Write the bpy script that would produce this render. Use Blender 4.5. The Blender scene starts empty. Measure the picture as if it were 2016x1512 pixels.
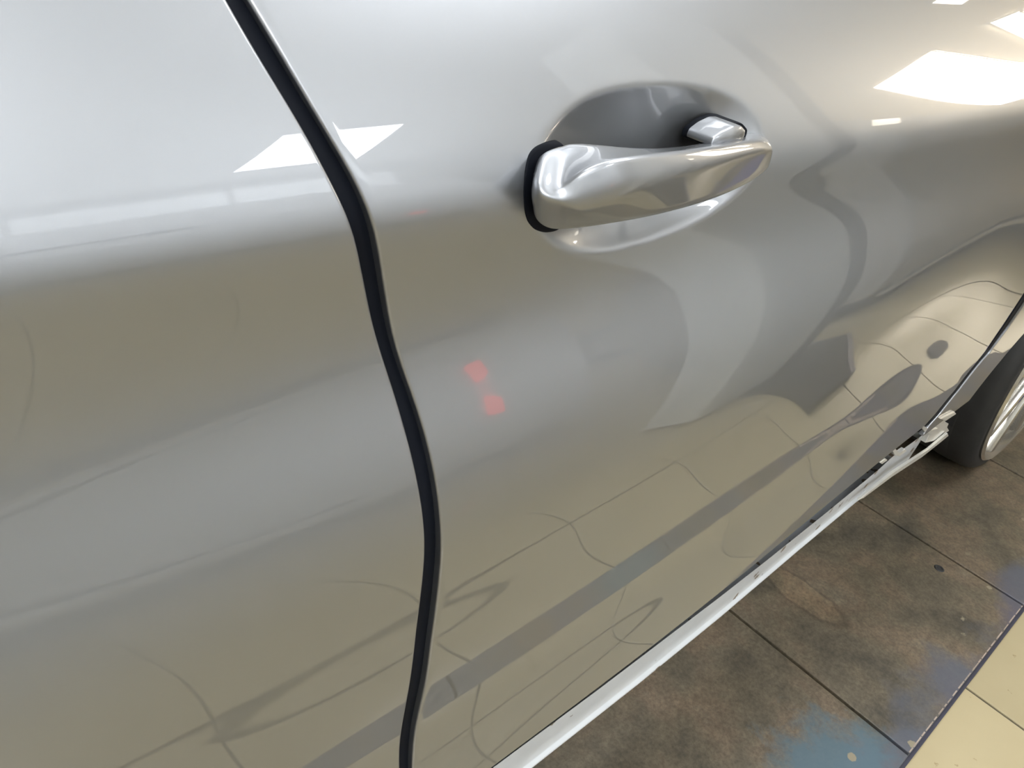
import bpy, bmesh, math, random
import numpy as np
from mathutils import Matrix, Vector

# ---------------------------------------------------------------- camera, light, exposure
Z0 = 1.02                      # eye height above the tiled floor; all shapes below are written relative to the eye
scene = bpy.context.scene
C = scene.collection
ROT = Matrix(((0.74015942, 0.26781037, -0.61679951),
              (-0.65556102, 0.49156664, -0.57323816),
              (0.14967894, 0.82863734, 0.53940372)))
cam_data = bpy.data.cameras.new('camera')
cam_data.sensor_width = 36.0
cam_data.lens = 1550.0 / 2016.0 * 36.0
cam_data.clip_start = 0.01
cam = bpy.data.objects.new('camera', cam_data)
C.objects.link(cam)
cam.matrix_world = Matrix.Translation((0, -0.235, Z0)) @ ROT.to_4x4()
cam_data.dof.use_dof = False
scene.camera = cam
scene.view_settings.view_transform = 'Standard'
scene.view_settings.look = 'None'
scene.view_settings.gamma = 1.0
scene.view_settings.use_curve_mapping = False
scene.view_settings.exposure = 0.34
world = bpy.data.worlds.new('world')
scene.world = world
world.use_nodes = True
world.node_tree.nodes['Background'].inputs[0].default_value = (0.8, 0.85, 0.9, 1)
world.node_tree.nodes['Background'].inputs[1].default_value = 0.05
scene.cycles.use_denoising = True
scene.cycles.max_bounces = 6
scene.cycles.use_adaptive_sampling = False
scene.cycles.sample_clamp_indirect = 12.0

# ---------------------------------------------------------------- helpers
def prop(o, label=None, cat=None, group=None, kind=None):
    if label: o['label'] = label
    if cat: o['category'] = cat
    if group: o['group'] = group
    if kind: o['kind'] = kind
    return o

def mesh_obj(name, verts, faces, mat, parent=None, smooth=True, mats=None, fmat=None):
    me = bpy.data.meshes.new(name)
    me.from_pydata([(v[0], v[1], v[2] + Z0) for v in verts], [], faces)
    me.validate()
    for m in (mats or [mat]):
        me.materials.append(m)
    if fmat is not None:
        me.polygons.foreach_set('material_index', fmat)
    me.polygons.foreach_set('use_smooth', [smooth] * len(me.polygons))
    me.update()
    o = bpy.data.objects.new(name, me)
    C.objects.link(o)
    if parent: o.parent = parent
    return o

def empty(name, label, cat, parent=None, kind=None, group=None, loc=(0, 0, 0)):
    o = bpy.data.objects.new(name, None)
    C.objects.link(o)
    o.empty_display_size = 0.1
    if parent: o.parent = parent
    return prop(o, label, cat, group, kind)

def finish(bm, name, mat, parent=None, smooth=False, angle=None):
    bmesh.ops.recalc_face_normals(bm, faces=bm.faces)
    me = bpy.data.meshes.new(name)
    bm.to_mesh(me); bm.free()
    me.transform(Matrix.Translation((0, 0, Z0)))
    me.materials.append(mat)
    me.polygons.foreach_set('use_smooth', [smooth] * len(me.polygons))
    if smooth and angle:
        me.set_sharp_from_angle(angle=math.radians(angle))
    o = bpy.data.objects.new(name, me)
    C.objects.link(o)
    if parent: o.parent = parent
    return o

def bm_box(bm, lo, hi, bevel=0.0, seg=2):
    r = bmesh.ops.create_cube(bm, size=1.0)
    vs = r['verts']
    for v in vs:
        v.co = Vector([lo[i] + (v.co[i] + 0.5) * (hi[i] - lo[i]) for i in range(3)])
    if bevel:
        es = list({e for v in vs for e in v.link_edges})
        bmesh.ops.bevel(bm, geom=es, offset=bevel, segments=seg, affect='EDGES', profile=0.5)

def box(name, lo, hi, mat, parent=None, bevel=0.0, seg=2, smooth=False):
    bm = bmesh.new(); bm_box(bm, lo, hi, bevel, seg)
    return finish(bm, name, mat, parent, smooth, 40)

def prism(name, pts, d0, d1, mat, parent=None, axis='y', bevel=0.0, seg=2):
    """closed polygon pts, extruded along axis between d0 and d1"""
    bm = bmesh.new()
    def P(p, d):
        return (p[0], d, p[1]) if axis == 'y' else ((p[0], p[1], d) if axis == 'z' else (d, p[0], p[1]))
    a = [bm.verts.new(P(p, d0)) for p in pts]
    b = [bm.verts.new(P(p, d1)) for p in pts]
    n = len(pts)
    bm.faces.new(a); bm.faces.new(b[::-1])
    for i in range(n):
        bm.faces.new((a[i], b[i], b[(i + 1) % n], a[(i + 1) % n]))
    if bevel:
        bmesh.ops.bevel(bm, geom=list(bm.edges), offset=bevel, segments=seg, affect='EDGES', profile=0.5)
    return finish(bm, name, mat, parent, False)

def lathe(name, prof, center, mat, parent=None, axis='y', n=96, closed=False):
    """prof: list of (radius, depth) spun about the axis through center"""
    vs, fs = [], []
    m = len(prof)
    for i in range(n):
        a = 2 * math.pi * i / n
        for r, d in prof:
            if axis == 'y': vs.append((center[0] + r * math.cos(a), center[1] + d, center[2] + r * math.sin(a)))
            else: vs.append((center[0] + r * math.cos(a), center[1] + r * math.sin(a), center[2] + d))
    for i in range(n):
        for j in range(m - (0 if closed else 1)):
            k = (j + 1) % m
            fs.append((i * m + j, i * m + k, ((i + 1) % n) * m + k, ((i + 1) % n) * m + j))
    bm = bmesh.new()
    bv = [bm.verts.new(v) for v in vs]
    for f in fs: bm.faces.new([bv[i] for i in f])
    return finish(bm, name, mat, parent, True, 35)

# ---------------------------------------------------------------- materials
def new_mat(name):
    m = bpy.data.materials.new(name); m.use_nodes = True
    nt = m.node_tree
    return m, nt, nt.nodes['Principled BSDF']

def simple(name, col, rough=0.5, metal=0.0, coat=0.0, coat_rough=0.03, noise=0.0, nscale=20.0, bump=0.0):
    m, nt, b = new_mat(name)
    b.inputs['Base Color'].default_value = (*col, 1)
    b.inputs['Roughness'].default_value = rough
    b.inputs['Metallic'].default_value = metal
    b.inputs['Coat Weight'].default_value = coat
    b.inputs['Coat Roughness'].default_value = coat_rough
    tc = nt.nodes.new('ShaderNodeTexCoord')
    n = nt.nodes.new('ShaderNodeTexNoise'); n.inputs['Scale'].default_value = nscale; n.inputs['Detail'].default_value = 6
    nt.links.new(tc.outputs['Object'], n.inputs['Vector'])
    if noise:
        mx = nt.nodes.new('ShaderNodeMix'); mx.data_type = 'RGBA'
        mx.inputs[6].default_value = (*[c * (1 - noise) for c in col], 1)
        mx.inputs[7].default_value = (*[min(1, c * (1 + noise)) for c in col], 1)
        nt.links.new(n.outputs['Fac'], mx.inputs[0]); nt.links.new(mx.outputs[2], b.inputs['Base Color'])
    if bump:
        bp = nt.nodes.new('ShaderNodeBump'); bp.inputs['Strength'].default_value = bump; bp.inputs['Distance'].default_value = 0.002
        nt.links.new(n.outputs['Fac'], bp.inputs['Height']); nt.links.new(bp.outputs[0], b.inputs['Normal'])
    return m

def ramp(nt, fac, stops):
    r = nt.nodes.new('ShaderNodeValToRGB')
    el = r.color_ramp.elements
    while len(el) < len(stops): el.new(0.5)
    for e, (p, c) in zip(el, stops):
        e.position = p; e.color = (*c, 1)
    nt.links.new(fac, r.inputs[0])
    return r.outputs[0]

def paint_material(name, col, rough=0.34):
    m, nt, b = new_mat(name)
    b.inputs['Base Color'].default_value = (*col, 1)
    b.inputs['Metallic'].default_value = 1.0
    b.inputs['Roughness'].default_value = rough
    b.inputs['Coat Weight'].default_value = 1.0
    b.inputs['Coat Roughness'].default_value = 0.012
    b.inputs['Coat IOR'].default_value = 1.5
    # metallic flakes, only in the base layer
    tc = nt.nodes.new('ShaderNodeTexCoord')
    n = nt.nodes.new('ShaderNodeTexNoise'); n.inputs['Scale'].default_value = 1800; n.inputs['Detail'].default_value = 2
    nt.links.new(tc.outputs['Object'], n.inputs['Vector'])
    bp = nt.nodes.new('ShaderNodeBump'); bp.inputs['Strength'].default_value = 0.06; bp.inputs['Distance'].default_value = 0.0002
    nt.links.new(n.outputs['Fac'], bp.inputs['Height']); nt.links.new(bp.outputs[0], b.inputs['Normal'])
    geo = nt.nodes.new('ShaderNodeNewGeometry')
    nt.links.new(geo.outputs['Normal'], b.inputs['Coat Normal'])
    return m

PAINT = paint_material('silver_metallic_paint', (0.288, 0.297, 0.316), 0.43)
PAINT_PLAIN = simple('silver_paint_trim', (0.55, 0.55, 0.55), 0.3, 0.5, 1.0)
RUBBER = simple('black_rubber_seal', (0.004, 0.005, 0.008), 0.6, noise=0.2, nscale=60)
RUBBER.node_tree.nodes['Principled BSDF'].inputs['Specular IOR Level'].default_value = 0.08
TYRE = simple('tyre_rubber', (0.018, 0.018, 0.018), 0.62, noise=0.35, nscale=40, bump=0.3)
ALLOY = simple('alloy_rim_metal', (0.62, 0.60, 0.56), 0.22, 0.9, 0.6, noise=0.06, nscale=12)
STEEL_DARK = simple('dark_steel', (0.10, 0.10, 0.11), 0.45, 0.7, noise=0.3, nscale=15)
BLACK_PLASTIC = simple('black_plastic', (0.015, 0.015, 0.016), 0.55, noise=0.2, nscale=30)
BLUE_STEEL = simple('blue_painted_steel', (0.03, 0.05, 0.25), 0.35, 0.0, 0.3, noise=0.25, nscale=9)
GLASS_DARK = simple('dark_window_glass', (0.02, 0.024, 0.026), 0.04, 0.0, 1.0)

def sill_material():
    m, nt, b = new_mat('dirty_sill_paint')
    b.inputs['Roughness'].default_value = 0.42
    b.inputs['Coat Weight'].default_value = 0.4
    tc = nt.nodes.new('ShaderNodeTexCoord')
    mp = nt.nodes.new('ShaderNodeMapping'); mp.inputs['Scale'].default_value = (1, 1, 1)
    nt.links.new(tc.outputs['Object'], mp.inputs['Vector'])
    v = nt.nodes.new('ShaderNodeTexVoronoi'); v.inputs['Scale'].default_value = 34; v.inputs['Randomness'].default_value = 1
    v.feature = 'F1'
    n = nt.nodes.new('ShaderNodeTexNoise'); n.inputs['Scale'].default_value = 140; n.inputs['Detail'].default_value = 6
    nt.links.new(mp.outputs[0], v.inputs['Vector']); nt.links.new(mp.outputs[0], n.inputs['Vector'])
    # specks get denser towards the front end (x > 0.75)
    sx = nt.nodes.new('ShaderNodeSeparateXYZ'); nt.links.new(tc.outputs['Object'], sx.inputs[0])
    mr = nt.nodes.new('ShaderNodeMapRange'); mr.inputs[1].default_value = 0.62; mr.inputs[2].default_value = 1.05
    mr.inputs[3].default_value = 0.115; mr.inputs[4].default_value = 0.23
    nt.links.new(sx.outputs['X'], mr.inputs[0])
    wob = nt.nodes.new('ShaderNodeMath'); wob.operation = 'MULTIPLY_ADD'; wob.inputs[1].default_value = 0.5; 
    nt.links.new(n.outputs['Fac'], wob.inputs[0]); nt.links.new(v.outputs['Distance'], wob.inputs[2])
    sub = nt.nodes.new('ShaderNodeMath'); sub.operation = 'SUBTRACT'; sub.inputs[1].default_value = 0.25
    nt.links.new(wob.outputs[0], sub.inputs[0])
    lt = nt.nodes.new('ShaderNodeMath'); lt.operation = 'LESS_THAN'
    nt.links.new(sub.outputs[0], lt.inputs[0]); nt.links.new(mr.outputs[0], lt.inputs[1])
    mx = nt.nodes.new('ShaderNodeMix'); mx.data_type = 'RGBA'
    mx.inputs[6].default_value = (0.44, 0.455, 0.47, 1); mx.inputs[7].default_value = (0.11, 0.075, 0.045, 1)
    nt.links.new(lt.outputs[0], mx.inputs[0])
    n2 = nt.nodes.new('ShaderNodeTexNoise'); n2.inputs['Scale'].default_value = 22
    nt.links.new(mp.outputs[0], n2.inputs['Vector'])
    mr2 = nt.nodes.new('ShaderNodeMapRange'); mr2.inputs[3].default_value = 0.82; mr2.inputs[4].default_value = 1.08
    nt.links.new(n2.outputs['Fac'], mr2.inputs[0])
    mm = nt.nodes.new('ShaderNodeMix'); mm.data_type = 'RGBA'; mm.blend_type = 'MULTIPLY'; mm.inputs[0].default_value = 1
    nt.links.new(mx.outputs[2], mm.inputs[6]); nt.links.new(mr2.outputs[0], mm.inputs[7])
    nt.links.new(mm.outputs[2], b.inputs['Base Color'])
    return m
SILL = sill_material()

def tile_material():
    m, nt, b = new_mat('cream_glazed_tile')
    oi = nt.nodes.new('ShaderNodeObjectInfo')
    tc = nt.nodes.new('ShaderNodeTexCoord')
    n = nt.nodes.new('ShaderNodeTexNoise'); n.inputs['Scale'].default_value = 5; n.inputs['Detail'].default_value = 5
    nt.links.new(tc.outputs['Object'], n.inputs['Vector'])
    col = ramp(nt, n.outputs['Fac'], [(0.3, (0.345, 0.287, 0.172)), (0.7, (0.38, 0.318, 0.195))])
    mr = nt.nodes.new('ShaderNodeMapRange'); mr.inputs[3].default_value = 0.93; mr.inputs[4].default_value = 1.05
    nt.links.new(oi.outputs['Random'], mr.inputs[0])
    mm = nt.nodes.new('ShaderNodeMix'); mm.data_type = 'RGBA'; mm.blend_type = 'MULTIPLY'; mm.inputs[0].default_value = 1
    nt.links.new(col, mm.inputs[6]); nt.links.new(mr.outputs[0], mm.inputs[7])
    # small scuffs
    n3 = nt.nodes.new('ShaderNodeTexNoise'); n3.inputs['Scale'].default_value = 60; n3.inputs['Detail'].default_value = 4
    nt.links.new(tc.outputs['Object'], n3.inputs['Vector'])
    sc = ramp(nt, n3.outputs['Fac'], [(0.70, (1, 1, 1)), (0.76, (0.62, 0.55, 0.48))])
    m2 = nt.nodes.new('ShaderNodeMix'); m2.data_type = 'RGBA'; m2.blend_type = 'MULTIPLY'; m2.inputs[0].default_value = 1
    nt.links.new(mm.outputs[2], m2.inputs[6]); nt.links.new(sc, m2.inputs[7])
    nt.links.new(m2.outputs[2], b.inputs['Base Color'])
    b.inputs['Roughness'].default_value = 0.22
    return m
TILE = tile_material()
GROUT = simple('dark_grout', (0.03, 0.025, 0.02), 0.9, noise=0.3, nscale=40)

def plate_material():
    """worn steel deck: dull brown-grey film, dark blue paint left near the outer edge, pale chips"""
    m, nt, b = new_mat('worn_deck_plate')
    tc = nt.nodes.new('ShaderNodeTexCoord'); ob = tc.outputs['Object']
    def noise(s, d=6, dist=0.0, rough=0.6):
        n = nt.nodes.new('ShaderNodeTexNoise'); n.inputs['Scale'].default_value = s; n.inputs['Detail'].default_value = d
        n.inputs['Distortion'].default_value = dist; n.inputs['Roughness'].default_value = rough
        nt.links.new(ob, n.inputs['Vector']); return n.outputs['Fac']
    def mix(fac, a, c2, mode='MIX'):
        x = nt.nodes.new('ShaderNodeMix'); x.data_type = 'RGBA'; x.blend_type = mode
        if isinstance(fac, float): x.inputs[0].default_value = fac
        else: nt.links.new(fac, x.inputs[0])
        for s, v in ((6, a), (7, c2)):
            if isinstance(v, tuple): x.inputs[s].default_value = (*v, 1)
            else: nt.links.new(v, x.inputs[s])
        return x.outputs[2]
    base = ramp(nt, noise(7, 8, 0.3), [(0.32, (0.055, 0.047, 0.034)), (0.47, (0.100, 0.082, 0.055)), (0.58, (0.130, 0.096, 0.064)), (0.72, (0.14, 0.122, 0.088))])
    fine = ramp(nt, noise(38, 8, 0.2, 0.7), [(0.3, (0.72, 0.72, 0.72)), (0.7, (1.2, 1.2, 1.2))])
    col = mix(1.0, base, fine, 'MULTIPLY')
    grit = ramp(nt, noise(160, 6, 0.0, 0.75), [(0.35, (0.62, 0.62, 0.62)), (0.62, (1.3, 1.3, 1.28))])
    col = mix(0.8, col, grit, 'MULTIPLY')
    # blue paint: position across the plate + noise
    sx = nt.nodes.new('ShaderNodeSeparateXYZ'); nt.links.new(ob, sx.inputs[0])
    edge = nt.nodes.new('ShaderNodeMapRange'); edge.inputs[1].default_value = -0.115; edge.inputs[2].default_value = -0.225
    edge.inputs[3].default_value = 0.0; edge.inputs[4].default_value = 0.36
    nt.links.new(sx.outputs['Y'], edge.inputs[0])
    ad = nt.nodes.new('ShaderNodeMath'); ad.operation = 'ADD'
    nt.links.new(edge.outputs[0], ad.inputs[0]); nt.links.new(noise(5.5, 7, 0.4), ad.inputs[1])
    bf = nt.nodes.new('ShaderNodeMapRange'); bf.inputs[1].default_value = 0.66; bf.inputs[2].default_value = 0.82
    nt.links.new(ad.outputs[0], bf.inputs[0])
    blue = ramp(nt, noise(2.6, 3), [(0.42, (0.075, 0.072, 0.10)), (0.60, (0.075, 0.082, 0.105))])
    bf2 = nt.nodes.new('ShaderNodeMath'); bf2.operation = 'MULTIPLY'; bf2.inputs[1].default_value = 0.85
    nt.links.new(bf.outputs[0], bf2.inputs[0])
    col = mix(bf2.outputs[0], col, blue)
    # turquoise paint patch on the nearest plate (x < 1.0, outer corner)
    px = nt.nodes.new('ShaderNodeVectorMath'); px.operation = 'DISTANCE'; px.inputs[1].default_value = (0.90, -0.175, 0.02)
    nt.links.new(ob, px.inputs[0])
    pa = nt.nodes.new('ShaderNodeMath'); pa.operation = 'MULTIPLY_ADD'; pa.inputs[1].default_value = -0.24
    nt.links.new(noise(16, 8, 0.3, 0.7), pa.inputs[0]); nt.links.new(px.outputs['Value'], pa.inputs[2])
    pm = nt.nodes.new('ShaderNodeMapRange'); pm.inputs[1].default_value = 0.0; pm.inputs[2].default_value = -0.06
    pm.inputs[3].default_value = 0.0; pm.inputs[4].default_value = 0.85
    nt.links.new(pa.outputs[0], pm.inputs[0])
    col = mix(pm.outputs[0], col, (0.065, 0.112, 0.14))
    # ring stain and pale chips
    v = nt.nodes.new('ShaderNodeTexVoronoi'); v.inputs['Scale'].default_value = 21; nt.links.new(ob, v.inputs['Vector'])
    va = nt.nodes.new('ShaderNodeMath'); va.operation = 'MULTIPLY_ADD'; va.inputs[1].default_value = -0.26
    nt.links.new(noise(90, 4), va.inputs[0]); nt.links.new(v.outputs['Distance'], va.inputs[2])
    sel = nt.nodes.new('ShaderNodeMapRange'); sel.inputs[1].default_value = 0.02; sel.inputs[2].default_value = -0.01
    nt.links.new(va.outputs[0], sel.inputs[0])
    gate = nt.nodes.new('ShaderNodeMath'); gate.operation = 'GREATER_THAN'; gate.inputs[1].default_value = 0.5
    cs = nt.nodes.new('ShaderNodeSeparateColor'); nt.links.new(v.outputs['Color'], cs.inputs[0])
    nt.links.new(cs.outputs[0], gate.inputs[0])
    ml = nt.nodes.new('ShaderNodeMath'); ml.operation = 'MULTIPLY'
    nt.links.new(sel.outputs[0], ml.inputs[0]); nt.links.new(gate.outputs[0], ml.inputs[1])
    yg = nt.nodes.new('ShaderNodeMapRange'); yg.inputs[1].default_value = -0.06; yg.inputs[2].default_value = -0.16
    nt.links.new(sx.outputs['Y'], yg.inputs[0])
    ml2 = nt.nodes.new('ShaderNodeMath'); ml2.operation = 'MULTIPLY'
    nt.links.new(ml.outputs[0], ml2.inputs[0]); nt.links.new(yg.outputs[0], ml2.inputs[1])
    col = mix(ml2.outputs[0], col, (0.22, 0.19, 0.13))
    # oval water stain with a dark rim on the middle plate
    sm = nt.nodes.new('ShaderNodeMapping'); sm.inputs['Location'].default_value = (-(1.160, 0.050)[0], -(1.160, 0.050)[1], 0)
    nt.links.new(ob, sm.inputs['Vector'])
    s2 = nt.nodes.new('ShaderNodeMapping'); s2.inputs['Rotation'].default_value = (0, 0, -0.35); s2.inputs['Scale'].default_value = (1.5, 0.62, 0)
    nt.links.new(sm.outputs[0], s2.inputs['Vector'])
    ln = nt.nodes.new('ShaderNodeVectorMath'); ln.operation = 'LENGTH'; nt.links.new(s2.outputs[0], ln.inputs[0])
    la = nt.nodes.new('ShaderNodeMath'); la.operation = 'MULTIPLY_ADD'; la.inputs[1].default_value = -0.03
    nt.links.new(noise(30, 4), la.inputs[0]); nt.links.new(ln.outputs['Value'], la.inputs[2])
    st = ramp(nt, la.outputs[0], [(0.0, (1.25, 1.22, 1.15)), (0.030, (1.2, 1.15, 1.1)), (0.036, (0.62, 0.62, 0.62)), (0.044, (1, 1, 1))])
    col = mix(1.0, col, st, 'MULTIPLY')
    nt.links.new(col, b.inputs['Base Color'])
    b.inputs['Metallic'].default_value = 0.15
    rr = nt.nodes.new('ShaderNodeMapRange'); rr.inputs[3].default_value = 0.36; rr.inputs[4].default_value = 0.62
    nt.links.new(noise(12), rr.inputs[0]); nt.links.new(rr.outputs[0], b.inputs['Roughness'])
    bp = nt.nodes.new('ShaderNodeBump'); bp.inputs['Strength'].default_value = 0.25; bp.inputs['Distance'].default_value = 0.001
    nt.links.new(noise(45, 8), bp.inputs['Height']); nt.links.new(bp.outputs[0], b.inputs['Normal'])
    return m
PLATE = plate_material()
PLATE_EDGE = simple('chipped_plate_edge', (0.30, 0.24, 0.20), 0.6, 0.1, noise=0.75, nscale=70)

def emit(name, col, s):
    m, nt, b = new_mat(name)
    b.inputs['Base Color'].default_value = (*col, 1)
    b.inputs['Emission Color'].default_value = (*col, 1)
    b.inputs['Emission Strength'].default_value = s
    return m

# ---------------------------------------------------------------- the car's skin: outward offset of the body side as a function of x and height
COEF = np.array([[0.01604, 0.06531, 0.07838, 0.06757, 0.04477, 0.02051, 0.00261, -0.00572, -0.00748, -0.00897, -0.0128, -0.01771, -0.02108, -0.02285, -0.02507, -0.03168, -0.04751], [0.02272, 0.04247, 0.0509, 0.04715, 0.03226, 0.01162, -0.00416, -0.00631, 0.00095, -0.00148, -0.01646, -0.02652, -0.0226, -0.01984, -0.02353, -0.03093, -0.03772], [0.02582, 0.02508, 0.02874, 0.03066, 0.02412, 0.00701, -0.00018, 0.01013, 0.00126, 0.00554, -0.01369, -0.0324, -0.01452, -0.00894, -0.01914, -0.03004, -0.03076], [0.02357, 0.01508, 0.0139, 0.01801, 0.02288, 0.0176, 0.0026, 0.00919, 0.01356, 0.01692, 0.00923, -0.01853, -0.01061, -0.00669, -0.01589, -0.02672, -0.02915], [0.01608, 0.00991, 0.00949, 0.01075, 0.01011, 0.00692, 0.00365, 0.00335, 0.00468, 0.01056, 0.00881, -0.0095, -0.01101, -0.01055, -0.01685, -0.02562, -0.0314], [0.00773, 0.00611, 0.00567, 0.00415, 0.00036, -0.00429, -0.00737, -0.00682, -0.00172, 0.00158, -0.00553, -0.01803, -0.01414, -0.0122, -0.0189, -0.02802, -0.03371], [0.00329, 0.00087, -0.0011, -0.00289, -0.00426, -0.00352, 0.00111, 0.00885, 0.01441, 0.00945, -0.0077, -0.02176, -0.01641, -0.01384, -0.0208, -0.03021, -0.03553], [0.00532, -0.00809, -0.01247, -0.00936, -0.00015, 0.01346, 0.02841, 0.03902, 0.03796, 0.0216, -0.0032, -0.01938, -0.01706, -0.01489, -0.02072, -0.03021, -0.03854], [0.01443, -0.02291, -0.02929, -0.01337, 0.01555, 0.04684, 0.0696, 0.0756, 0.06282, 0.03686, 0.00865, -0.01122, -0.01871, -0.019, -0.01931, -0.02568, -0.04366]])
NX, NZ = COEF.shape
X0, X1, ZA, ZB = -.15, 1.75, -.80, .06
DX, DZ = (X1 - X0) / (NX - 3), (ZB - ZA) / (NZ - 3)
ZC, CW, CA = -.1275, .006, math.tan(math.radians(26))
def _b(u): return (((1 - u) ** 3) / 6, (3 * u ** 3 - 6 * u ** 2 + 4) / 6, (-3 * u ** 3 + 3 * u ** 2 + 3 * u + 1) / 6, u ** 3 / 6)
def skin(x, z):
    x = np.asarray(x, float); z = np.asarray(z, float)
    a = np.clip((x - X0) / DX, 0, NX - 3 - 1e-6); b = np.clip((z - ZA) / DZ, 0, NZ - 3 - 1e-6)
    i = a.astype(int); j = b.astype(int); Bu, Bv = _b(a - i), _b(b - j)
    o = 0
    for p in range(4):
        for q in range(4):
            o = o + COEF[i + p, j + q] * Bu[p] * Bv[q]
    t = (z - ZC) / CW
    o = o - CA * CW * np.where(t > 30, t, np.log1p(np.exp(np.minimum(t, 30))))
    # above the belt the body keeps leaning in
    return o - np.maximum(z - ZB, 0) * 0.55
BOWL = np.array([[0.2537, -0.1199], [0.256, -0.1117], [0.2618, -0.1028], [0.2721, -0.0945], [0.2868, -0.0886], [0.3067, -0.0838], [0.3314, -0.0814], [0.3573, -0.0807], [0.3854, -0.0823], [0.4153, -0.0869], [0.4429, -0.095], [0.4637, -0.1044], [0.4756, -0.1151], [0.4782, -0.124], [0.4702, -0.1355], [0.4539, -0.1446], [0.4351, -0.1533], [0.4092, -0.1605], [0.3806, -0.166], [0.3527, -0.1678], [0.3256, -0.1677], [0.3059, -0.1649], [0.2877, -0.1578], [0.272, -0.1487], [0.2585, -0.1361], [0.2535, -0.1273]])
BC = BOWL.mean(0) + np.array((0.004, -0.007))
_ang = np.arctan2(BOWL[:, 1] - BC[1], BOWL[:, 0] - BC[0]); _rad = np.hypot(BOWL[:, 0] - BC[0], BOWL[:, 1] - BC[1])
_o = np.argsort(_ang); _ang = _ang[_o]; _rad = _rad[_o]
_fa = np.linspace(-np.pi, np.pi, 721); _fr = np.interp(_fa, np.r_[_ang - 2 * np.pi, _ang, _ang + 2 * np.pi], np.r_[_rad, _rad, _rad])
_k = np.exp(-0.5 * (np.arange(-60, 61) / 22.0) ** 2); _k /= _k.sum()
_fr = np.convolve(np.r_[_fr[-61:-1], _fr, _fr[1:61]], _k, 'valid')
_pr = np.linspace(0, 1.05, 400)                      # depth profile of the pressing, from its middle to its rim
_pg = _pr ** 1.1 * (0.5 + 0.5 * np.cos(np.pi * np.clip((_pr - 0.89) / 0.12, 0, 1)))
_ps = 1 - np.cumsum(_pg) / _pg.sum()
def bowl(x, z):
    dx, dz = x - BC[0], z - BC[1]
    r = np.hypot(dx, dz) / np.interp(np.arctan2(dz, dx), _fa, _fr)
    s = np.interp(r, _pr, _ps)
    # right end is shallower
    depth = 0.0195 * np.interp(x, [0.24, 0.30, 0.42, 0.47], [0.9, 1.0, 0.9, 0.6])
    return depth * s

def panel(name, xl, xr, zt, zb, parent, label=None, extra=None, dense=None, dx=0.004, dz=0.0035, r=0.0016, rolls=('l', 'r', 'b')):
    """body panel between two shut-line curves x = f(z); rounded hems turn in all round"""
    zs = []
    z = zt
    while z > zb:
        zs.append(z)
        z -= (0.0012 if (dense and dense[2] < z < dense[3]) else dz)
    zs.append(zb); zs = np.array(zs)
    ss = []
    xa, xb = float(xl(np.array([-0.15]))[0]), float(xr(np.array([-0.15]))[0])
    x = xa
    while x < xb:
        ss.append((x - xa) / (xb - xa))
        x += (0.0012 if (dense and dense[0] < x < dense[1]) else (dx if x > -0.25 else 0.02))
    ss.append(1.0); ss = np.array(ss)
    XL, XR = xl(zs), xr(zs)
    Xg = XL[:, None] * (1 - ss) + XR[:, None] * ss
    Zg = np.repeat(zs[:, None], len(ss), 1)
    Yg = -skin(Xg, Zg)
    if extra is not None: Yg = Yg + extra(Xg, Zg)
    steps = [(r * math.sin(t), r * (1 - math.cos(t))) for t in np.radians([22, 45, 68, 90])] + [(r, r + 0.006)]
    # build the rings around the border as separate strips sharing the border vertices
    verts = np.stack([Xg.ravel(), Yg.ravel(), Zg.ravel()], 1).tolist()
    nr, nc = Xg.shape
    idx = np.arange(nr * nc).reshape(nr, nc)
    a, b_, c, d = idx[:-1, :-1].ravel(), idx[1:, :-1].ravel(), idx[1:, 1:].ravel(), idx[:-1, 1:].ravel()
    faces = np.stack([a, b_, c, d], 1).tolist()
    # one continuous border polyline: down the left side, along the bottom, up the right side
    border = []
    if 'l' in rolls: border += [(i, 0, -1, 0) for i in range(nr - 1)]
    if 'b' in rolls:
        border += [(nr - 1, j, 0, -1) for j in range(nc)]
    if 'r' in rolls: border += [(i, nc - 1, 1, 0) for i in range(nr - 2, -1, -1)]
    P = np.array([[Xg[i, j], Yg[i, j], Zg[i, j]] for i, j, _, _ in border])
    T = np.gradient(P[:, [0, 2]], axis=0); T /= np.linalg.norm(T, axis=1)[:, None] + 1e-9
    N2 = np.stack([T[:, 1], -T[:, 0]], 1)          # to the outside when walking left-down, bottom-right, right-up
    k = np.ones(5) / 5
    for c_ in (0, 1): N2[:, c_] = np.convolve(np.r_[[N2[0, c_]] * 2, N2[:, c_], [N2[-1, c_]] * 2], k, 'valid')
    N2 /= np.linalg.norm(N2, axis=1)[:, None] + 1e-9
    prev = [int(idx[i, j]) for i, j, _, _ in border]
    for o, dd in steps:
        base = len(verts)
        for p, n in zip(P, N2):
            verts.append([p[0] + n[0] * o, p[1] + dd, p[2] + n[1] * o])
        cur = list(range(base, base + len(P)))
        for q in range(len(P) - 1):
            faces.append([prev[q], cur[q], cur[q + 1], prev[q + 1]])
        prev = cur
    o = mesh_obj(name, verts, faces, PAINT, parent)
    # make the faces look outwards (-y)
    me = o.data
    if me.polygons[0].normal.y > 0: me.flip_normals()
    if label: o['label'] = label
    return o

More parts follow.
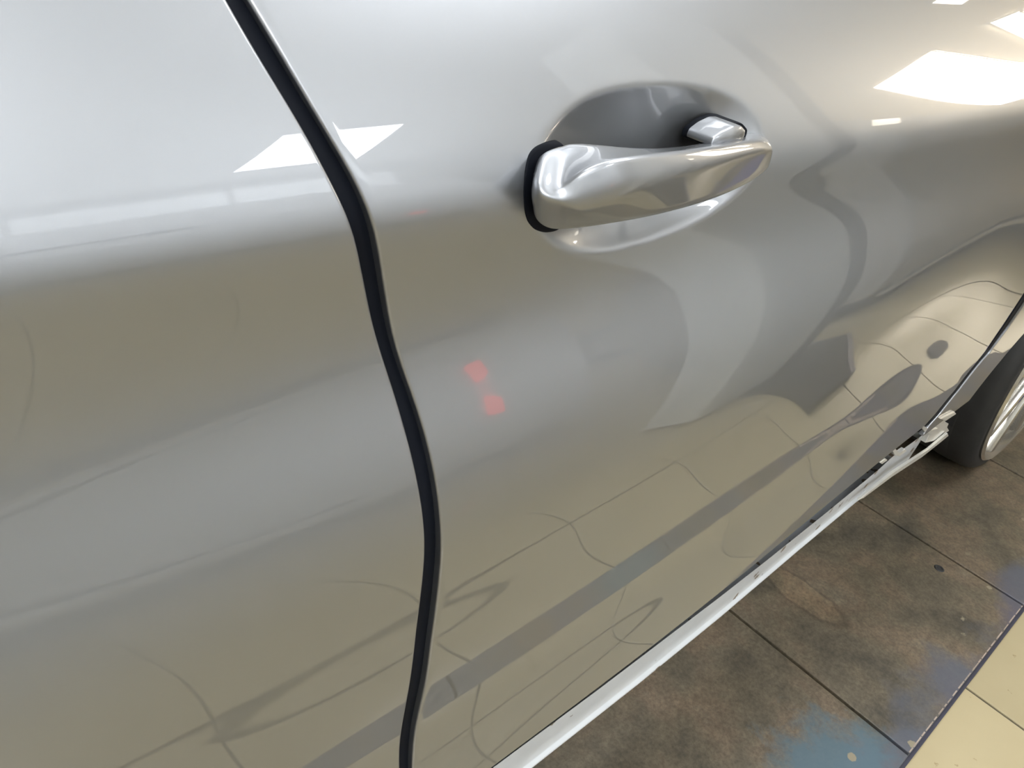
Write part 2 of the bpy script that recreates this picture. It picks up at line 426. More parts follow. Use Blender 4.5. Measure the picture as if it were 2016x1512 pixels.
def curve_fn(pts):
    p = np.array(sorted(pts))
    z, x = p[:, 0], p[:, 1]
    fz = np.linspace(z[0], z[-1], 400); fx = np.interp(fz, z, x)
    kk = np.exp(-0.5 * (np.arange(-30, 31) / 9.0) ** 2); kk /= kk.sum()
    e = np.r_[fx[0] + (fx[0] - fx[1:31][::-1]), fx, fx[-1] + (fx[-1] - fx[-31:-1][::-1])]
    fx = np.convolve(e, kk, 'valid')
    s0 = (fx[8] - fx[0]) / (fz[8] - fz[0]); s1 = (fx[-1] - fx[-9]) / (fz[-1] - fz[-9])
    return lambda q: np.where(q < fz[0], fx[0] + (q - fz[0]) * s0, np.where(q > fz[-1], fx[-1] + (q - fz[-1]) * s1, np.interp(q, fz, fx)))
GLf, GRf = curve_fn([[-0.0516, 0.1304], [-0.0608, 0.1337], [-0.0688, 0.1377], [-0.0776, 0.1418], [-0.0874, 0.1474], [-0.0977, 0.152], [-0.111, 0.1574], [-0.1221, 0.1624], [-0.13, 0.1655], [-0.1396, 0.1682], [-0.16, 0.1752], [-0.1804, 0.1811], [-0.1995, 0.1869], [-0.2176, 0.1921], [-0.2362, 0.1958], [-0.2556, 0.1992], [-0.2732, 0.2015], [-0.2937, 0.2035], [-0.3175, 0.2044], [-0.3246, 0.2043], [-0.3598, 0.2049], [-0.3976, 0.2047], [-0.4355, 0.2039], [-0.4752, 0.2047], [-0.5202, 0.2055]]), curve_fn([[-0.0513, 0.1384], [-0.0596, 0.1422], [-0.0689, 0.1468], [-0.0821, 0.1528], [-0.0953, 0.1596], [-0.1069, 0.1662], [-0.1172, 0.1706], [-0.1278, 0.174], [-0.1414, 0.1782], [-0.1621, 0.1849], [-0.1838, 0.1906], [-0.2006, 0.1951], [-0.219, 0.2011], [-0.2358, 0.2056], [-0.2531, 0.2088], [-0.2734, 0.2117], [-0.2927, 0.2134], [-0.3233, 0.2155], [-0.3405, 0.216], [-0.3678, 0.2173], [-0.4026, 0.2164], [-0.4468, 0.2169], [-0.4847, 0.2168], [-0.5286, 0.2156]])
HEM = 0.0016
car = empty('car', 'silver metallic car with its front door and flush pull handle filling the picture', 'car')
ZT = 0.045
ZBOT = -0.586
rear_door = panel('rear_door', lambda z: np.full_like(z, -0.95), lambda z: GLf(z) - HEM, ZT, ZBOT, car, 'rear door with no handle in view, left of the black gap')
FLp = [(p[2], p[0]) for p in [[1.2753, -0.0049, -0.3912], [1.2786, -0.001, -0.4469], [1.2746, 0.0018, -0.4932], [1.2583, 0.0028, -0.5125], [1.2236, 0.0031, -0.5478], [1.1753, 0.0018, -0.5769], [1.147, 0.001, -0.5865]]]
fl = sorted([(p[2], p[0]) for p in [[1.2753, -0.0049, -0.3912], [1.2786, -0.001, -0.4469], [1.2746, 0.0018, -0.4932], [1.2583, 0.0028, -0.5125], [1.2236, 0.0031, -0.5478], [1.1753, 0.0018, -0.5769], [1.147, 0.001, -0.5865]]] + [(-0.30, 1.262), (-0.2, 1.245), (-0.1, 1.235), (0.05, 1.24)])
_fl = np.array(fl)
FLf = lambda z: np.interp(z, _fl[:, 0], _fl[:, 1])
front_door = panel('front_door', lambda z: GRf(z) + HEM, lambda z: FLf(z) - HEM * .8, ZT, ZBOT, car, 'front door with pull handle', extra=bowl, dense=(0.235, 0.475, -0.172, -0.068))
fr = sorted([(p[2], p[0] + (0.012 if p[2] > -0.48 else 0.004)) for p in [[1.3104, -0.0049, -0.415], [1.309, -0.0014, -0.4589], [1.3027, 0.0016, -0.5057], [1.2824, 0.0026, -0.5224], [1.2472, 0.0029, -0.5583], [1.2009, 0.0017, -0.589], [1.172, 0.0008, -0.5987]]] + [(-0.30, 1.292), (-0.2, 1.262), (-0.1, 1.245), (0.05, 1.246), (-0.62, 1.165), (-0.70, 1.16)])
_fr2 = np.array(fr)
ar = sorted([(-0.5002, 1.4446), (-0.5502, 1.4128), (-0.5839, 1.3835), (-0.6239, 1.3448), (-0.64, 1.33), (-0.70, 1.29), (-0.44, 1.50), (-0.38, 1.58), (-0.33, 1.68), (-0.305, 1.80), (-0.30, 1.95), (-0.29, 2.2), (0.05, 2.2)])
_ar = np.array(ar)
fender = panel('front_fender', lambda z: np.interp(z, _fr2[:, 0], _fr2[:, 1]) + HEM, lambda z: np.interp(z, _ar[:, 0], _ar[:, 1]), ZT, -0.612, car, 'front fender curving round the wheel arch', dx=0.005)

# seals and hollow bodies behind the gaps
def strip_behind(name, fa, fb, z0, z1, depth, thick, n, mat, parent):
    zs = np.linspace(z0, z1, n)
    vs, fs = [], []
    for z in zs:
        xa, xb = float(fa(np.array([z]))[0]) - 0.006, float(fb(np.array([z]))[0]) + 0.006
        y = float(-skin((xa + xb) / 2, z)) + depth
        vs += [(xa, y, z), (xb, y, z), (xb, y + thick, z), (xa, y + thick, z)]
    for i in range(n - 1):
        for k in range(4):
            fs.append((i * 4 + k, i * 4 + (k + 1) % 4, i * 4 + 4 + (k + 1) % 4, i * 4 + 4 + k))
    fs += [(3, 2, 1, 0), (n * 4 - 4, n * 4 - 3, n * 4 - 2, n * 4 - 1)]
    return mesh_obj(name, vs, fs, mat, parent)
strip_behind('door_seal', GLf, GRf, ZBOT - 0.01, ZT, 0.0055, 0.012, 160, RUBBER, car)
strip_behind('fender_seal', FLf, lambda z: np.interp(z, _fr2[:, 0], _fr2[:, 1]), ZBOT - 0.01, ZT, 0.0022, 0.012, 120, RUBBER, car)

# ---------------------------------------------------------------- door handle
R3 = np.array(ROT); EYE = np.array((0, -0.235, 0))
def at(px, py, y):
    """point of the photographed outline laid on the vertical plane at depth y (all shapes here are metres)"""
    r = R3 @ np.array((px - 1008.0, -(py - 756.0), -1550.0))
    return EYE + r * ((y + 0.235) / r[1])
ST = [  # top edge, upper ridge, lower ridge, bottom edge, ridge depth, dT
    ((1052, 325), (1044, 356), (1041, 382), (1046, 416), .012),
    ((1062, 303), (1054, 362), (1053, 392), (1058, 438), .003),
    ((1082, 291), (1078, 374), (1078, 396), (1078, 451), -.001),
    ((1105, 284), (1103, 376), (1107, 404), (1105, 453), -.004),
    ((1140, 281), (1136, 344), (1138, 418), (1150, 449), -.008),
    ((1182, 285), (1178, 322), (1182, 405), (1214, 439), -.012),
    ((1230, 290), (1230, 311), (1238, 386), (1277, 428), -.014),
    ((1285, 293), (1293, 303), (1300, 368), (1341, 412), -.013),
    ((1350, 288), (1368, 294), (1372, 346), (1389, 398), -.010),
    ((1420, 275), (1432, 285), (1434, 326), (1436, 380), -.004),
    ((1470, 258), (1480, 275), (1482, 308), (1480, 358), .001),
    ((1500, 264), (1510, 279), (1512, 303), (1506, 338), .005),
    ((1517, 276), (1522, 287), (1524, 303), (1519, 325), .009),
]
def handle():
    bm = bmesh.new(); rings = []
    n = len(ST)
    for i, (t, u, l, b, y) in enumerate(ST):
        w = min(1.0, (i + 1) / 4.0, (n - 1 - i) / 3.0 + .35)
        T = at(*t, y + 0.006 + 0.015 * w); U = at(*u, y + 0.0035 * w); L = at(*l, y + 0.001); B = at(*b, y + 0.003 + 0.006 * w)
        BB = at(b[0], b[1] - 6, y + 0.012 + 0.012 * w); TB = at(t[0], t[1] + 7, y + 0.012 + 0.015 * w)
        M = U * 0.45 + L * 0.55 + np.array((0, -0.0022 * w, 0))
        rings.append([bm.verts.new(p) for p in (T, U, M, L, B, BB, TB)])
    m = 7
    crease = bm.edges.layers.float.new('crease_edge')
    for i in range(n - 1):
        for k in range(m):
            bm.faces.new((rings[i][k], rings[i][(k + 1) % m], rings[i + 1][(k + 1) % m], rings[i + 1][k]))
    bm.faces.new(rings[0][::-1]); bm.faces.new(rings[-1])
    bm.edges.ensure_lookup_table()
    for e in bm.edges:
        ids = [(i, k) for i in range(n) for k in range(m) if rings[i][k] in e.verts]
        if len(ids) == 2 and ids[0][1] == ids[1][1] and ids[0][0] != ids[1][0]:
            k, i = ids[0][1], ids[0][0]
            if k == 1: e[crease] = (0.15 if i < 2 else 0.6) if i < 7 else 0.45
            if k == 3: e[crease] = 0.35 if 2 <= i < 6 else 0.1
            if k == 0: e[crease] = 0.7 if i > 2 else 0.3
            if k == 4: e[crease] = 0.45
    o = finish(bm, 'door_handle', PAINT, front_door, True)
    s = o.modifiers.new('sub', 'SUBSURF'); s.levels = 3; s.render_levels = 3
    o['label'] = 'silver pull handle with a faceted left end'
    return o
hd = handle()

def blob(name, pts, y0, y1, mat, parent, bulge=0.0, rows=6, label=None, seg=5, follow=False):
    """rounded plate: polygon pts (x, z) with a domed front"""
    P = np.array(pts); c = P.mean(0)
    # resample smooth outline
    Q = np.r_[P, P[:1]]; t = np.r_[0, np.cumsum(np.hypot(*np.diff(Q, axis=0).T))]
    tt = np.linspace(0, t[-1], 73)[:-1]
    ox, oz = np.interp(tt, t, Q[:, 0]), np.interp(tt, t, Q[:, 1])
    kk = np.array([1, 2, 3, 2, 1]) / 9.0
    ox = np.convolve(np.r_[ox[-2:], ox, ox[:2]], kk, 'valid'); oz = np.convolve(np.r_[oz[-2:], oz, oz[:2]], kk, 'valid')
    n = len(ox); vs, fs = [], []
    yo = -float(skin(c[0], c[1]))
    rings = [(1.0, y1)] + [(1 - 0.04 * (1 - math.cos(a)) - 0.0, y0 + (y1 - y0) * 0.25 * (1 - math.sin(a))) for a in np.linspace(0, math.pi / 2, seg)]
    for s in np.linspace(0.9, 0.12, rows): rings.append((s, y0 - bulge * (1 - s * s)))
    for s, y in rings:
        vs += [(c[0] + (ox[i] - c[0]) * s, y, c[1] + (oz[i] - c[1]) * s) for i in range(n)]
    for r_ in range(len(rings) - 1):
        for i in range(n):
            fs.append((r_ * n + i, r_ * n + (i + 1) % n, (r_ + 1) * n + (i + 1) % n, (r_ + 1) * n + i))
    fs.append(tuple((len(rings) - 1) * n + i for i in range(n)))
    if follow: vs = [(v[0], v[1] - yo - float(skin(v[0], v[2])), v[2]) for v in vs]
    bm = bmesh.new(); bv = [bm.verts.new(v) for v in vs]
    for f in fs: bm.faces.new([bv[i] for i in f])
    o = finish(bm, name, mat, parent, True, 50)
    if label: o['label'] = label
    return o
def xz(pts, y): return [(float(p[0]), float(p[2])) for p in (at(a, b, y) for a, b in pts)]
blob('handle_gap_insert', xz([(1128, 288), (1095, 286), (1070, 293), (1052, 308), (1038, 340), (1029, 378), (1029, 412), (1036, 436), (1052, 454), (1074, 461), (1098, 457), (1116, 440), (1120, 340)], 0.018), 0.017, 0.034, RUBBER, front_door, follow=True, label='black insert standing in for the dark opening at the left end of the handle')  # black colour stands in for the shaded hole between handle and recess
blob('key_cover_gasket', xz([(1388, 288), (1394, 270), (1414, 253), (1440, 241), (1462, 242), (1474, 256), (1468, 275), (1430, 292)], 0.0125), 0.0125, 0.03, RUBBER, front_door)
blob('key_cover', xz([(1398, 288), (1404, 272), (1422, 258), (1444, 247), (1460, 247), (1469, 258), (1464, 275), (1430, 292)], 0.007), 0.007, 0.024, PAINT, front_door, bulge=0.002, label='small pointed lock cover beside the handle tip')

# ---------------------------------------------------------------- sill, underside, wheel
ST_T = [[0.312, 0.0, -0.6349], [0.4483, 0.0, -0.626], [0.642, 0.0, -0.6221], [0.7313, 0.0, -0.6218], [0.8603, 0.0, -0.612], [0.9465, 0.0, -0.611], [1.0046, 0.0, -0.5973], [1.0423, -0.0, -0.5906]]
def sill():
    top = [(962, 1516), (1182, 1344), (1416, 1165), (1503, 1100), (1617, 1008), (1681, 960), (1728, 918), (1756, 892), (1790, 868)]
    bot = [(940, 1586), (1040, 1512), (1250, 1350), (1416, 1205), (1566, 1086), (1681, 988), (1757, 931), (1810, 897), (1845, 873), (1867, 856)]
    def row(pts, dy):
        out = []
        for p in pts:
            y = 0.0
            for _ in range(8):
                P = at(*p, y); y = float(-skin(P[0], -0.585)) + dy
            out.append(at(*p, y))
        return np.array(out)
    T, B = row([(a + 3.5, b + 5) for a, b in top], 0.011), row(bot, 0.013)
    for A in (T, B):                                   # straight pressings: smooth the traced lines
        m = A[:, 0] < 1.0
        for c in (1, 2):
            A[m, c] = np.polyval(np.polyfit(A[m, 0], A[m, c], 2 if c == 1 else 1), A[m, 0])
    xs = np.linspace(T[0, 0], 1.235, 160)
    def line(A, x): return np.stack([x, np.interp(x, A[:, 0], A[:, 1]), np.interp(x, A[:, 0], A[:, 2])], 1)
    a, b = line(T, xs), line(B, xs)
    # continue under the rear door, out of the picture
    prof = []
    prof.append(a)
    prof.append(a * .5 + b * .5 + np.array((0, 0.0005, 0)))
    prof.append(b + np.array((0, 0.0012, 0.006)))
    prof.append(b + np.array((0, 0.0006, 0.0045)))
    prof.append(b + np.array((0, -0.0022, 0.0032)))
    prof.append(b + np.array((0, -0.0030, 0.0014)))
    prof.append(b + np.array((0, -0.0022, 0.0)))
    prof.append(b + np.array((0, 0.002, -0.0006)))
    prof.append(b + np.array((0, 0.03, -0.004)))
    prof.append(b + np.array((0, 0.10, 0.01)))
    vs = []
    for p in prof:
        q = p.copy(); ext_ = p[0] + np.array((-1.3, 0, 0)); q = np.vstack([ext_, p]); vs += q.tolist()
    n = len(xs) + 1
    fs = [(r * n + i, r * n + i + 1, (r + 1) * n + i + 1, (r + 1) * n + i) for r in range(len(prof) - 1) for i in range(n - 1)]
    o = mesh_obj('sill', vs, fs, SILL, car)
    o['label'] = 'pale sill strip with brown specks under the door'
    return o, a, b
sill_o, SA, SB = sill()
def sill_seal():
    xs = np.linspace(-0.95, 1.14, 120)
    vs = []
    for x in xs:
        y = float(-skin(max(x, 0.0), -0.585))
        vs += [(x, y + 0.0125, -0.578), (x, y + 0.0135, -0.618), (x, y + 0.03, -0.618), (x, y + 0.03, -0.578)]
    fs = [(i * 4 + k, i * 4 + (k + 1) % 4, i * 4 + 4 + (k + 1) % 4, i * 4 + 4 + k) for i in range(len(xs) - 1) for k in range(4)]
    mesh_obj('sill_seal', vs, fs, RUBBER, car)
sill_seal()
def slab(name, pts, y, t, mat, parent, bev=0.0008):
    P = xz(pts, y)
    return prism(name, P, y, y + t, mat, parent, 'y', bev)
BRIGHT = simple('bare_bright_metal', (0.75, 0.74, 0.70), 0.3, 0.6, 0.5, noise=0.15, nscale=50)
slab('sill_end_bracket', [(1838, 838), (1858, 822), (1862, 832), (1868, 834), (1864, 842), (1869, 848), (1840, 868), (1822, 872)], 0.004, 0.03, BRIGHT, sill_o)
slab('clip', [(1814, 841), (1818, 838), (1834, 848), (1846, 843), (1848, 848), (1832, 857), (1822, 852)], 0.001, 0.006, BRIGHT, sill_o)
slab('clip', [(1756, 885), (1762, 882), (1771, 893), (1782, 884), (1786, 888), (1771, 899), (1762, 897)], 0.003, 0.006, BRIGHT, sill_o)
slab('clip', [(1732, 911), (1744, 903), (1748, 906), (1737, 914)], 0.002, 0.006, BRIGHT, sill_o)
slab('fender_tab', [(1852, 825), (1880, 811), (1883, 815), (1862, 829)], -0.002, 0.004, BRIGHT, sill_o)
slab('sill_lip', [(1690, 985), (1757, 932), (1828, 885), (1866, 853), (1868, 858), (1848, 874), (1815, 900), (1757, 938), (1700, 981)], -0.001, 0.004, BRIGHT, sill_o)

box('underbody', (-2.5, 0.16, -0.69), (1.10, 1.5, -0.56), BLACK_PLASTIC, car)
box('inner_body', (-2.5, 0.065, -0.60), (1.25, 0.12, -0.14), BLACK_PLASTIC, car)
# far side of the car, roof and glass, simple closed body so that the car stands whole from other views
bodyv = prism('roof', [(0.16, 0.03), (0.42, 0.42), (0.55, 0.48), (1.15, 0.48), (1.28, 0.42), (1.55, 0.03)], -1.6, 0.55, PAINT_PLAIN, car, 'x', 0.02)
box('side_window', (-1.2, 0.075, 0.05), (1.0, 0.085, 0.06), GLASS_DARK, car)
prism('hood', [(0.10, 0.03), (0.14, 0.06), (1.55, 0.06), (1.62, 0.0), (1.62, -0.3), (0.35, -0.3), (0.30, -0.05)], 1.3, 2.5, PAINT_PLAIN, car, 'x', 0.01)

WC = (1.955, 0.0, -0.66)
wheel = bpy.data.objects.new('wheel', None); C.objects.link(wheel); wheel.parent = car
wheel['label'] = 'front wheel seen edge on beyond the door'
tp = [(0.285, 0.015), (0.300, 0.006), (0.312, 0.002), (0.323, 0.004), (0.331, 0.010), (0.3365, 0.022), (0.3388, 0.035), (0.3388, 0.185), (0.336, 0.205), (0.31, 0.222), (0.28, 0.222), (0.245, 0.205)]
lathe('tyre', tp, WC, TYRE, wheel, n=128, closed=True)
lathe('rim', [(0.05, 0.03), (0.09, 0.022), (0.10, 0.05), (0.19, 0.06), (0.235, 0.035), (0.275, 0.012), (0.292, -0.002), (0.300, -0.005), (0.305, 0.000), (0.302, 0.012), (0.285, 0.03), (0.275, 0.10), (0.05, 0.11)], WC, ALLOY, wheel, n=128)
for k in range(10):
    a = 2 * math.pi * k / 10
    bm = bmesh.new()
    bm_box(bm, (0.05, -0.002, -0.014), (0.285, 0.02, 0.014), 0.006)
    bmesh.ops.transform(bm, matrix=Matrix.Translation(WC) @ Matrix.Rotation(a, 4, 'Y'), verts=bm.verts)
    finish(bm, 'spoke', ALLOY, wheel, True, 40)
# tread grooves
for k in range(3):
    lathe('tread_rib', [(0.3385, 0.055 + k * 0.045), (0.3398, 0.058 + k * 0.045), (0.3398, 0.085 + k * 0.045), (0.3385, 0.088 + k * 0.045)], WC, TYRE, wheel, n=128)
lathe('brake_disc', [(0.03, 0.12), (0.17, 0.12), (0.17, 0.145), (0.03, 0.145)], WC, STEEL_DARK, wheel, n=64)
# wheel arch liner: half tunnel
vs, fs = [], []
NA = 40
for i in range(NA + 1):
    a = math.radians(-10 + 200 * i / NA)
    for (rr, y) in ((0.435, 0.03), (0.435, 0.30), (0.20, 0.34)):
        vs.append((WC[0] + rr * math.cos(a) * 1.08, y, WC[2] + rr * math.sin(a)))
for i in range(NA):
    for k in range(2):
        fs.append((i * 3 + k, i * 3 + k + 1, i * 3 + k + 4, i * 3 + k + 3))
mesh_obj('wheel_arch_liner', vs, fs, BLACK_PLASTIC, car)
box('inner_panel', (1.22, 0.035, -0.60), (1.50, 0.06, -0.30), BLACK_PLASTIC, car, 0.004)
box('inner_wall', (1.2, 0.33, -0.75), (2.6, 0.36, 0.0), BLACK_PLASTIC, car)
# ---------------------------------------------------------------- lift platform (worn steel deck under the car)
DECK = -1.0
platform = empty('lift_platform', 'low platform of worn brown and blue steel plates under the car', 'platform')
def plate(x0, x1, y0, y1, holes=()):
    bm = bmesh.new()
    bm_box(bm, (x0, y0, DECK - 0.012), (x1, y1, DECK), 0.0016, 2)
    return finish(bm, 'deck_plate', PLATE, platform, False)
seams = [1.012 - 0.505 * 3, 1.012 - 0.505 * 2, 1.012 - 0.505, 1.012, 1.515, 1.972, 2.6, 3.2]
for i in range(len(seams) - 1):
    o = plate(seams[i] + 0.0028, seams[i + 1] - 0.0028, -0.222, 0.42)
    if abs(seams[i] - 1.012) < .01: o['label'] = 'middle plate with an oval stain and a small hole'
    if abs(seams[i] - 0.507) < .01: o['label'] = 'nearest plate with a turquoise paint patch at its outer corner'
box('deck_frame', (-0.5, -0.2275, DECK - 0.02), (3.2, 0.41, DECK - 0.0125), simple('dark_blue_frame', (0.028, 0.028, 0.045), 0.6, 0.1, noise=0.4, nscale=20), platform)
# drilled hole in the middle plate: dark recessed plug with a worn rim
HP = (1.465, -0.078)
lathe('bolt_hole', [(0.0004, 0.0003), (0.0052, 0.0003), (0.0058, 0.0014), (0.0080, 0.0016), (0.0098, 0.0003)], (HP[0], HP[1], DECK), BLACK_PLASTIC, platform, axis='z', n=24)
# worn bright arris along the outer edge
for i in range(3, 5):
    bm = bmesh.new()
    x0, x1 = seams[i] + 0.004, seams[i + 1] - 0.004
    rnd = random.Random(i)
    x = x0
    while x < x1:
        l = rnd.uniform(0.006, 0.03)
        bm_box(bm, (x, -0.2213, DECK - 0.0010), (min(x + l, x1), -0.2198 + rnd.uniform(0, .0006), DECK + 0.0003))
        x += l + rnd.uniform(0.0, 0.008)
    finish(bm, 'worn_edge', PLATE_EDGE, platform, False)
# small lug on the platform beyond the wheel (seen only mirrored in the door)
prism('turntable_lug', [(2.30, -0.20), (2.34, -0.232), (2.42, -0.240), (2.50, -0.246), (2.54, -0.240), (2.56, -0.20)], DECK - 0.016, DECK + 0.001, PLATE, platform, 'z', 0.001)
prism('wheel_guide', [(2.34, -0.16), (2.9, -0.16), (2.9, 0.1), (2.34, 0.1)], DECK, DECK + 0.035, BLUE_STEEL, platform, 'z', 0.004)

# ---------------------------------------------------------------- tiled floor
FZ = -1.02
floor = prop(box('floor', (-4.5, -6.3, FZ - 0.1), (22.0, 3.0, FZ - 0.0035), GROUT), kind='structure')
S = 0.34; TX = 1.242; TY = -0.43
tiles = []
for i in range(-18, 62):
    for j in range(-19, 11):
        x0, y0 = TX + i * S, TY + j * S
        if x0 < -4.4 or x0 + S > 21.9 or y0 < -6.2 or y0 + S > 2.9: continue
        d = math.hypot((x0 + S / 2 - 1.0) * 0.6, y0 + S / 2 + 0.6)
        tiles.append((d, x0, y0))
tiles.sort()
bm = bmesh.new(); bm_box(bm, (0.0024, 0.0024, -0.008), (S - 0.0024, S - 0.0024, 0.0), 0.0008, 1)
tme = finish(bm, 'tile', TILE, floor).data
first = [o for o in C.objects if o.data == tme][0]
for k, (d, x0, y0) in enumerate(tiles[:290]):
    o = first if k == 0 else first.copy()
    if k: C.objects.link(o)
    o.parent = floor
    r = random.Random(k)
    o.location = (x0, y0, FZ + r.uniform(-0.0003, 0.0))
bm = bmesh.new()
vsq = []
for (d, x0, y0) in tiles[290:]:
    q = [bm.verts.new((x0 + a, y0 + b, FZ)) for a, b in ((.0024, .0024), (S - .0024, .0024), (S - .0024, S - .0024), (.0024, S - .0024))]
    w = [bm.verts.new((v.co.x, v.co.y, FZ - .004)) for v in q]
    bm.faces.new(q)
    for a in range(4): bm.faces.new((q[a], w[a], w[(a + 1) % 4], q[(a + 1) % 4]))
prop(finish(bm, 'tile_field', TILE, floor), kind='stuff')

# ---------------------------------------------------------------- room
CEIL = 2.0
WALL = simple('painted_wall', (0.55, 0.55, 0.52), 0.8, noise=0.08, nscale=3)
CEILM = simple('white_ceiling', (0.82, 0.82, 0.81), 0.9, noise=0.03, nscale=4)
prop(box('wall_behind_camera', (-4.6, -6.4, FZ), (22.1, -6.3, CEIL), WALL), kind='structure')
prop(box('wall_far_side', (-4.6, 3.0, FZ), (22.1, 3.1, CEIL), WALL), kind='structure')
prop(box('wall_rear', (-4.6, -6.3, FZ), (-4.5, 3.0, CEIL), WALL), kind='structure')
prop(box('wall_front', (22.0, -6.3, FZ), (22.1, 3.0, CEIL), WALL), kind='structure')
prop(box('ceiling', (-4.6, -6.4, CEIL), (22.1, 3.1, CEIL + 0.1), CEILM), kind='structure')
COOL = emit('cool_light_panel', (0.93, 0.97, 1.0), 19.0)
FILL = emit('added_fill_panel', (0.95, 0.98, 1.0), 7.8)  # for fill panels added to brighten the upper doors and the parked car
WARM = emit('warm_light_panel', (1.0, 0.90, 0.74), 17.0)
HOUSING = simple('white_lamp_housing', (0.8, 0.8, 0.8), 0.5)
win = prop(bpy.data.objects.new('window_1', None), kind='structure'); C.objects.link(win)
WX0, WX1, WZ0, WZ1 = (-2.5, 4.2, 0.15, 1.8)
box('pane', (WX0, -6.30, WZ0), (WX1, -6.285, WZ1), emit('bright_daylight_pane', (0.90, 0.95, 1.0), 1.5), win)
for k in range(5):
    xx = WX0 + (WX1 - WX0) * k / 4
    box('mullion', (xx - .03, -6.30, WZ0 - .05), (xx + .03, -6.26, WZ1 + .05), HOUSING, win)
for zz in (WZ0, WZ1):
    box('window_rail', (WX0 - .05, -6.30, zz - .04), (WX1 + .05, -6.26, zz + .04), HOUSING, win)
for (q, mt, lab) in [
    ([(2.35, -5.50), (3.45, -5.50), (3.15, -4.08), (2.25, -4.15)], 1, 'cool white ceiling panel mirrored across the gap between the doors'),
    ([(8.84, -2.27), (19.0, -3.40), (19.0, -5.10), (9.55, -3.44)], 0, 'long warm white ceiling panel mirrored at the right end of the door'),
    ([(8.95, -1.70), (9.20, -1.45), (11.5, -1.70), (11.5, -2.15)], 0, 'small warm white ceiling panel mirrored in the top right corner of the picture'),
    ([(7.0, -1.40), (7.6, -1.40), (7.6, -1.0), (7.0, -1.0)], 0, 'square warm ceiling panel whose edge just shows at the top of the door'),
    ([(-3.0, -4.6), (-0.2, -4.6), (-0.2, -2.4), (-3.0, -2.4)], 2, 'broad soft fill panel added on the ceiling near the rear wall'),  # added lamp, brightens the upper door paint on the left
    ([(-1.9, -1.9), (-0.3, -1.9), (-0.3, -0.7), (-1.9, -0.7)], 2, 'broad soft fill panel added above the rear of the silver car'),  # added out of sight to lift the paint above the crease
    ([(1.4, -1.58), (2.9, -1.58), (2.9, -0.5), (1.4, -0.5)], 2, 'broad soft fill panel added above the gap between the two cars'),  # added to brighten the door tops and the pale parked car
    ([(-0.4, 0.1), (2.6, 0.1), (2.6, 0.7), (-0.4, 0.7)], 2, 'long soft fill panel added straight above the silver car'),  # added over the roof to light the parked car's near side
]:
    t = empty('ceiling_light', lab, 'light', group='ceiling light panels')
    prism('diffuser', q, CEIL - 0.030, CEIL - 0.022, (WARM, COOL, FILL)[mt], t, 'z')
    fr_ = bmesh.new()
    for i in range(4):
        a_, b_ = Vector(q[i]), Vector(q[(i + 1) % 4])
        d_ = (b_ - a_).normalized(); n_ = Vector((d_.y, -d_.x)) * 0.02
        P4 = [a_ - d_ * .02, b_ + d_ * .02, b_ + d_ * .02 + n_, a_ - d_ * .02 + n_]
        lo_ = [fr_.verts.new((p.x, p.y, CEIL - 0.034)) for p in P4]; hi_ = [fr_.verts.new((p.x, p.y, CEIL)) for p in P4]
        fr_.faces.new(lo_)
        for k in range(4): fr_.faces.new((lo_[k], hi_[k], hi_[(k + 1) % 4], lo_[(k + 1) % 4]))
    finish(fr_, 'frame', HOUSING, t)

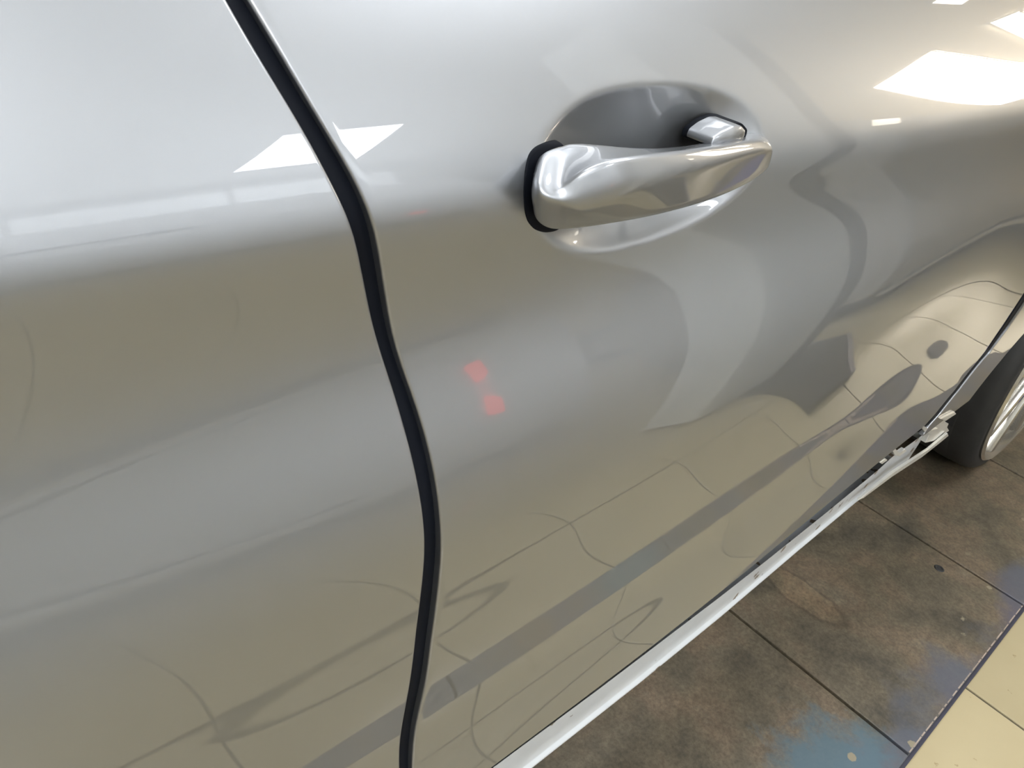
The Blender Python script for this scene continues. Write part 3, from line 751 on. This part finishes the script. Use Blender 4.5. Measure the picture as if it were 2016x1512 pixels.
# ---------------------------------------------------------------- lift post beside the platform
POSTM = simple('grey_post_paint', (0.85, 0.85, 0.82), 0.4, 0.0, 0.3, noise=0.1, nscale=6)
post = empty('lift_post', 'grey steel lift post on a dark base plate, mirrored in the door', 'post')
prism('column', [(1.50, -0.72), (1.53, -0.70), (1.93, -0.70), (1.93, -1.0), (1.50, -1.0)], FZ + 0.02, 0.75, POSTM, post, 'z', 0.004)
box('slide_cover', (1.935, -0.98, FZ + 0.02), (2.13, -0.74, 0.7), STEEL_DARK, post, 0.004)
prism('base_plate', [(1.70, -0.262), (1.95, -0.258), (2.02, -0.33), (2.40, -0.64), (2.40, -0.98), (1.62, -0.98), (1.76, -0.62)], FZ, FZ + 0.02, simple('dark_base_steel', (0.03, 0.03, 0.036), 0.5, 0.2, noise=0.3, nscale=14), post, 'z', 0.003)
prism('edge_strip', [(1.955, -0.262), (1.985, -0.262), (2.055, -0.335), (2.42, -0.64), (2.40, -0.655), (2.03, -0.345)], FZ, FZ + 0.024, simple('pale_edge_paint', (0.22, 0.19, 0.19), 0.5, 0.1, noise=0.2, nscale=20), post, 'z', 0.002)

# ---------------------------------------------------------------- other cars beside, seen only mirrored
def parked(label, xa, xb, y, paint, lamp=None):
    c = empty('parked_car', label, 'car')
    prism('body', [(y, -0.86), (y + .04, -0.70), (y + .06, -0.50), (y + .02, -0.20), (y - .06, 0.0), (y - .32, 0.38), (y - 1.4, 0.38), (y - 1.65, 0.0), (y - 1.74, -0.5), (y - 1.7, -0.86)], xa, xb, paint, c, 'x', 0.03)
    prism('side_glass', [(y - .045, -0.02), (y - .30, 0.34), (y - .33, 0.34), (y - .08, -0.02)], xa + .7, xb - .8, GLASS_DARK, c, 'x', 0.003)
    box('side_skirt', (xa + .1, y, -0.90), (xb, y + .05, -0.86), BRIGHT, c, 0.008)
    box('underside', (xa + .1, y - 1.6, -0.94), (xb - .05, y - .04, -0.86), BLACK_PLASTIC, c, 0.01)
    if lamp:
        box('tail_lamp', (lamp, y + .03, -0.60), (lamp + .05, y + .085, -0.53), LAMPM, c, 0.006)
    for wx in (xa + .75, xb - .75):
        w = bpy.data.objects.new('wheel', None); C.objects.link(w); w.parent = c
        lathe('tyre', tp, (wx, y - .22, -0.68), TYRE, w, n=48, closed=True)
        lathe('rim', [(0.02, 0.02), (0.10, 0.03), (0.26, 0.02), (0.285, 0.0), (0.28, 0.05)], (wx, y - .22, -0.68), ALLOY, w, n=48)
LAMPM = emit('lit_red_lamp', (1.0, 0.05, 0.03), 3.0)
parked('pale silver car parked alongside, seen only as a reflection left of the lift post', -2.6, 1.9, -1.95,
       simple('pale_silver_paint', (0.90, 0.91, 0.92), 0.3, 0.0, 0.6, noise=0.04, nscale=2), 1.43)
parked('grey car parked beyond the lift post, seen only as a reflection', 2.85, 7.2, -0.92,
       simple('warm_grey_paint', (0.42, 0.40, 0.37), 0.3, 0.2, 0.8, noise=0.04, nscale=2))
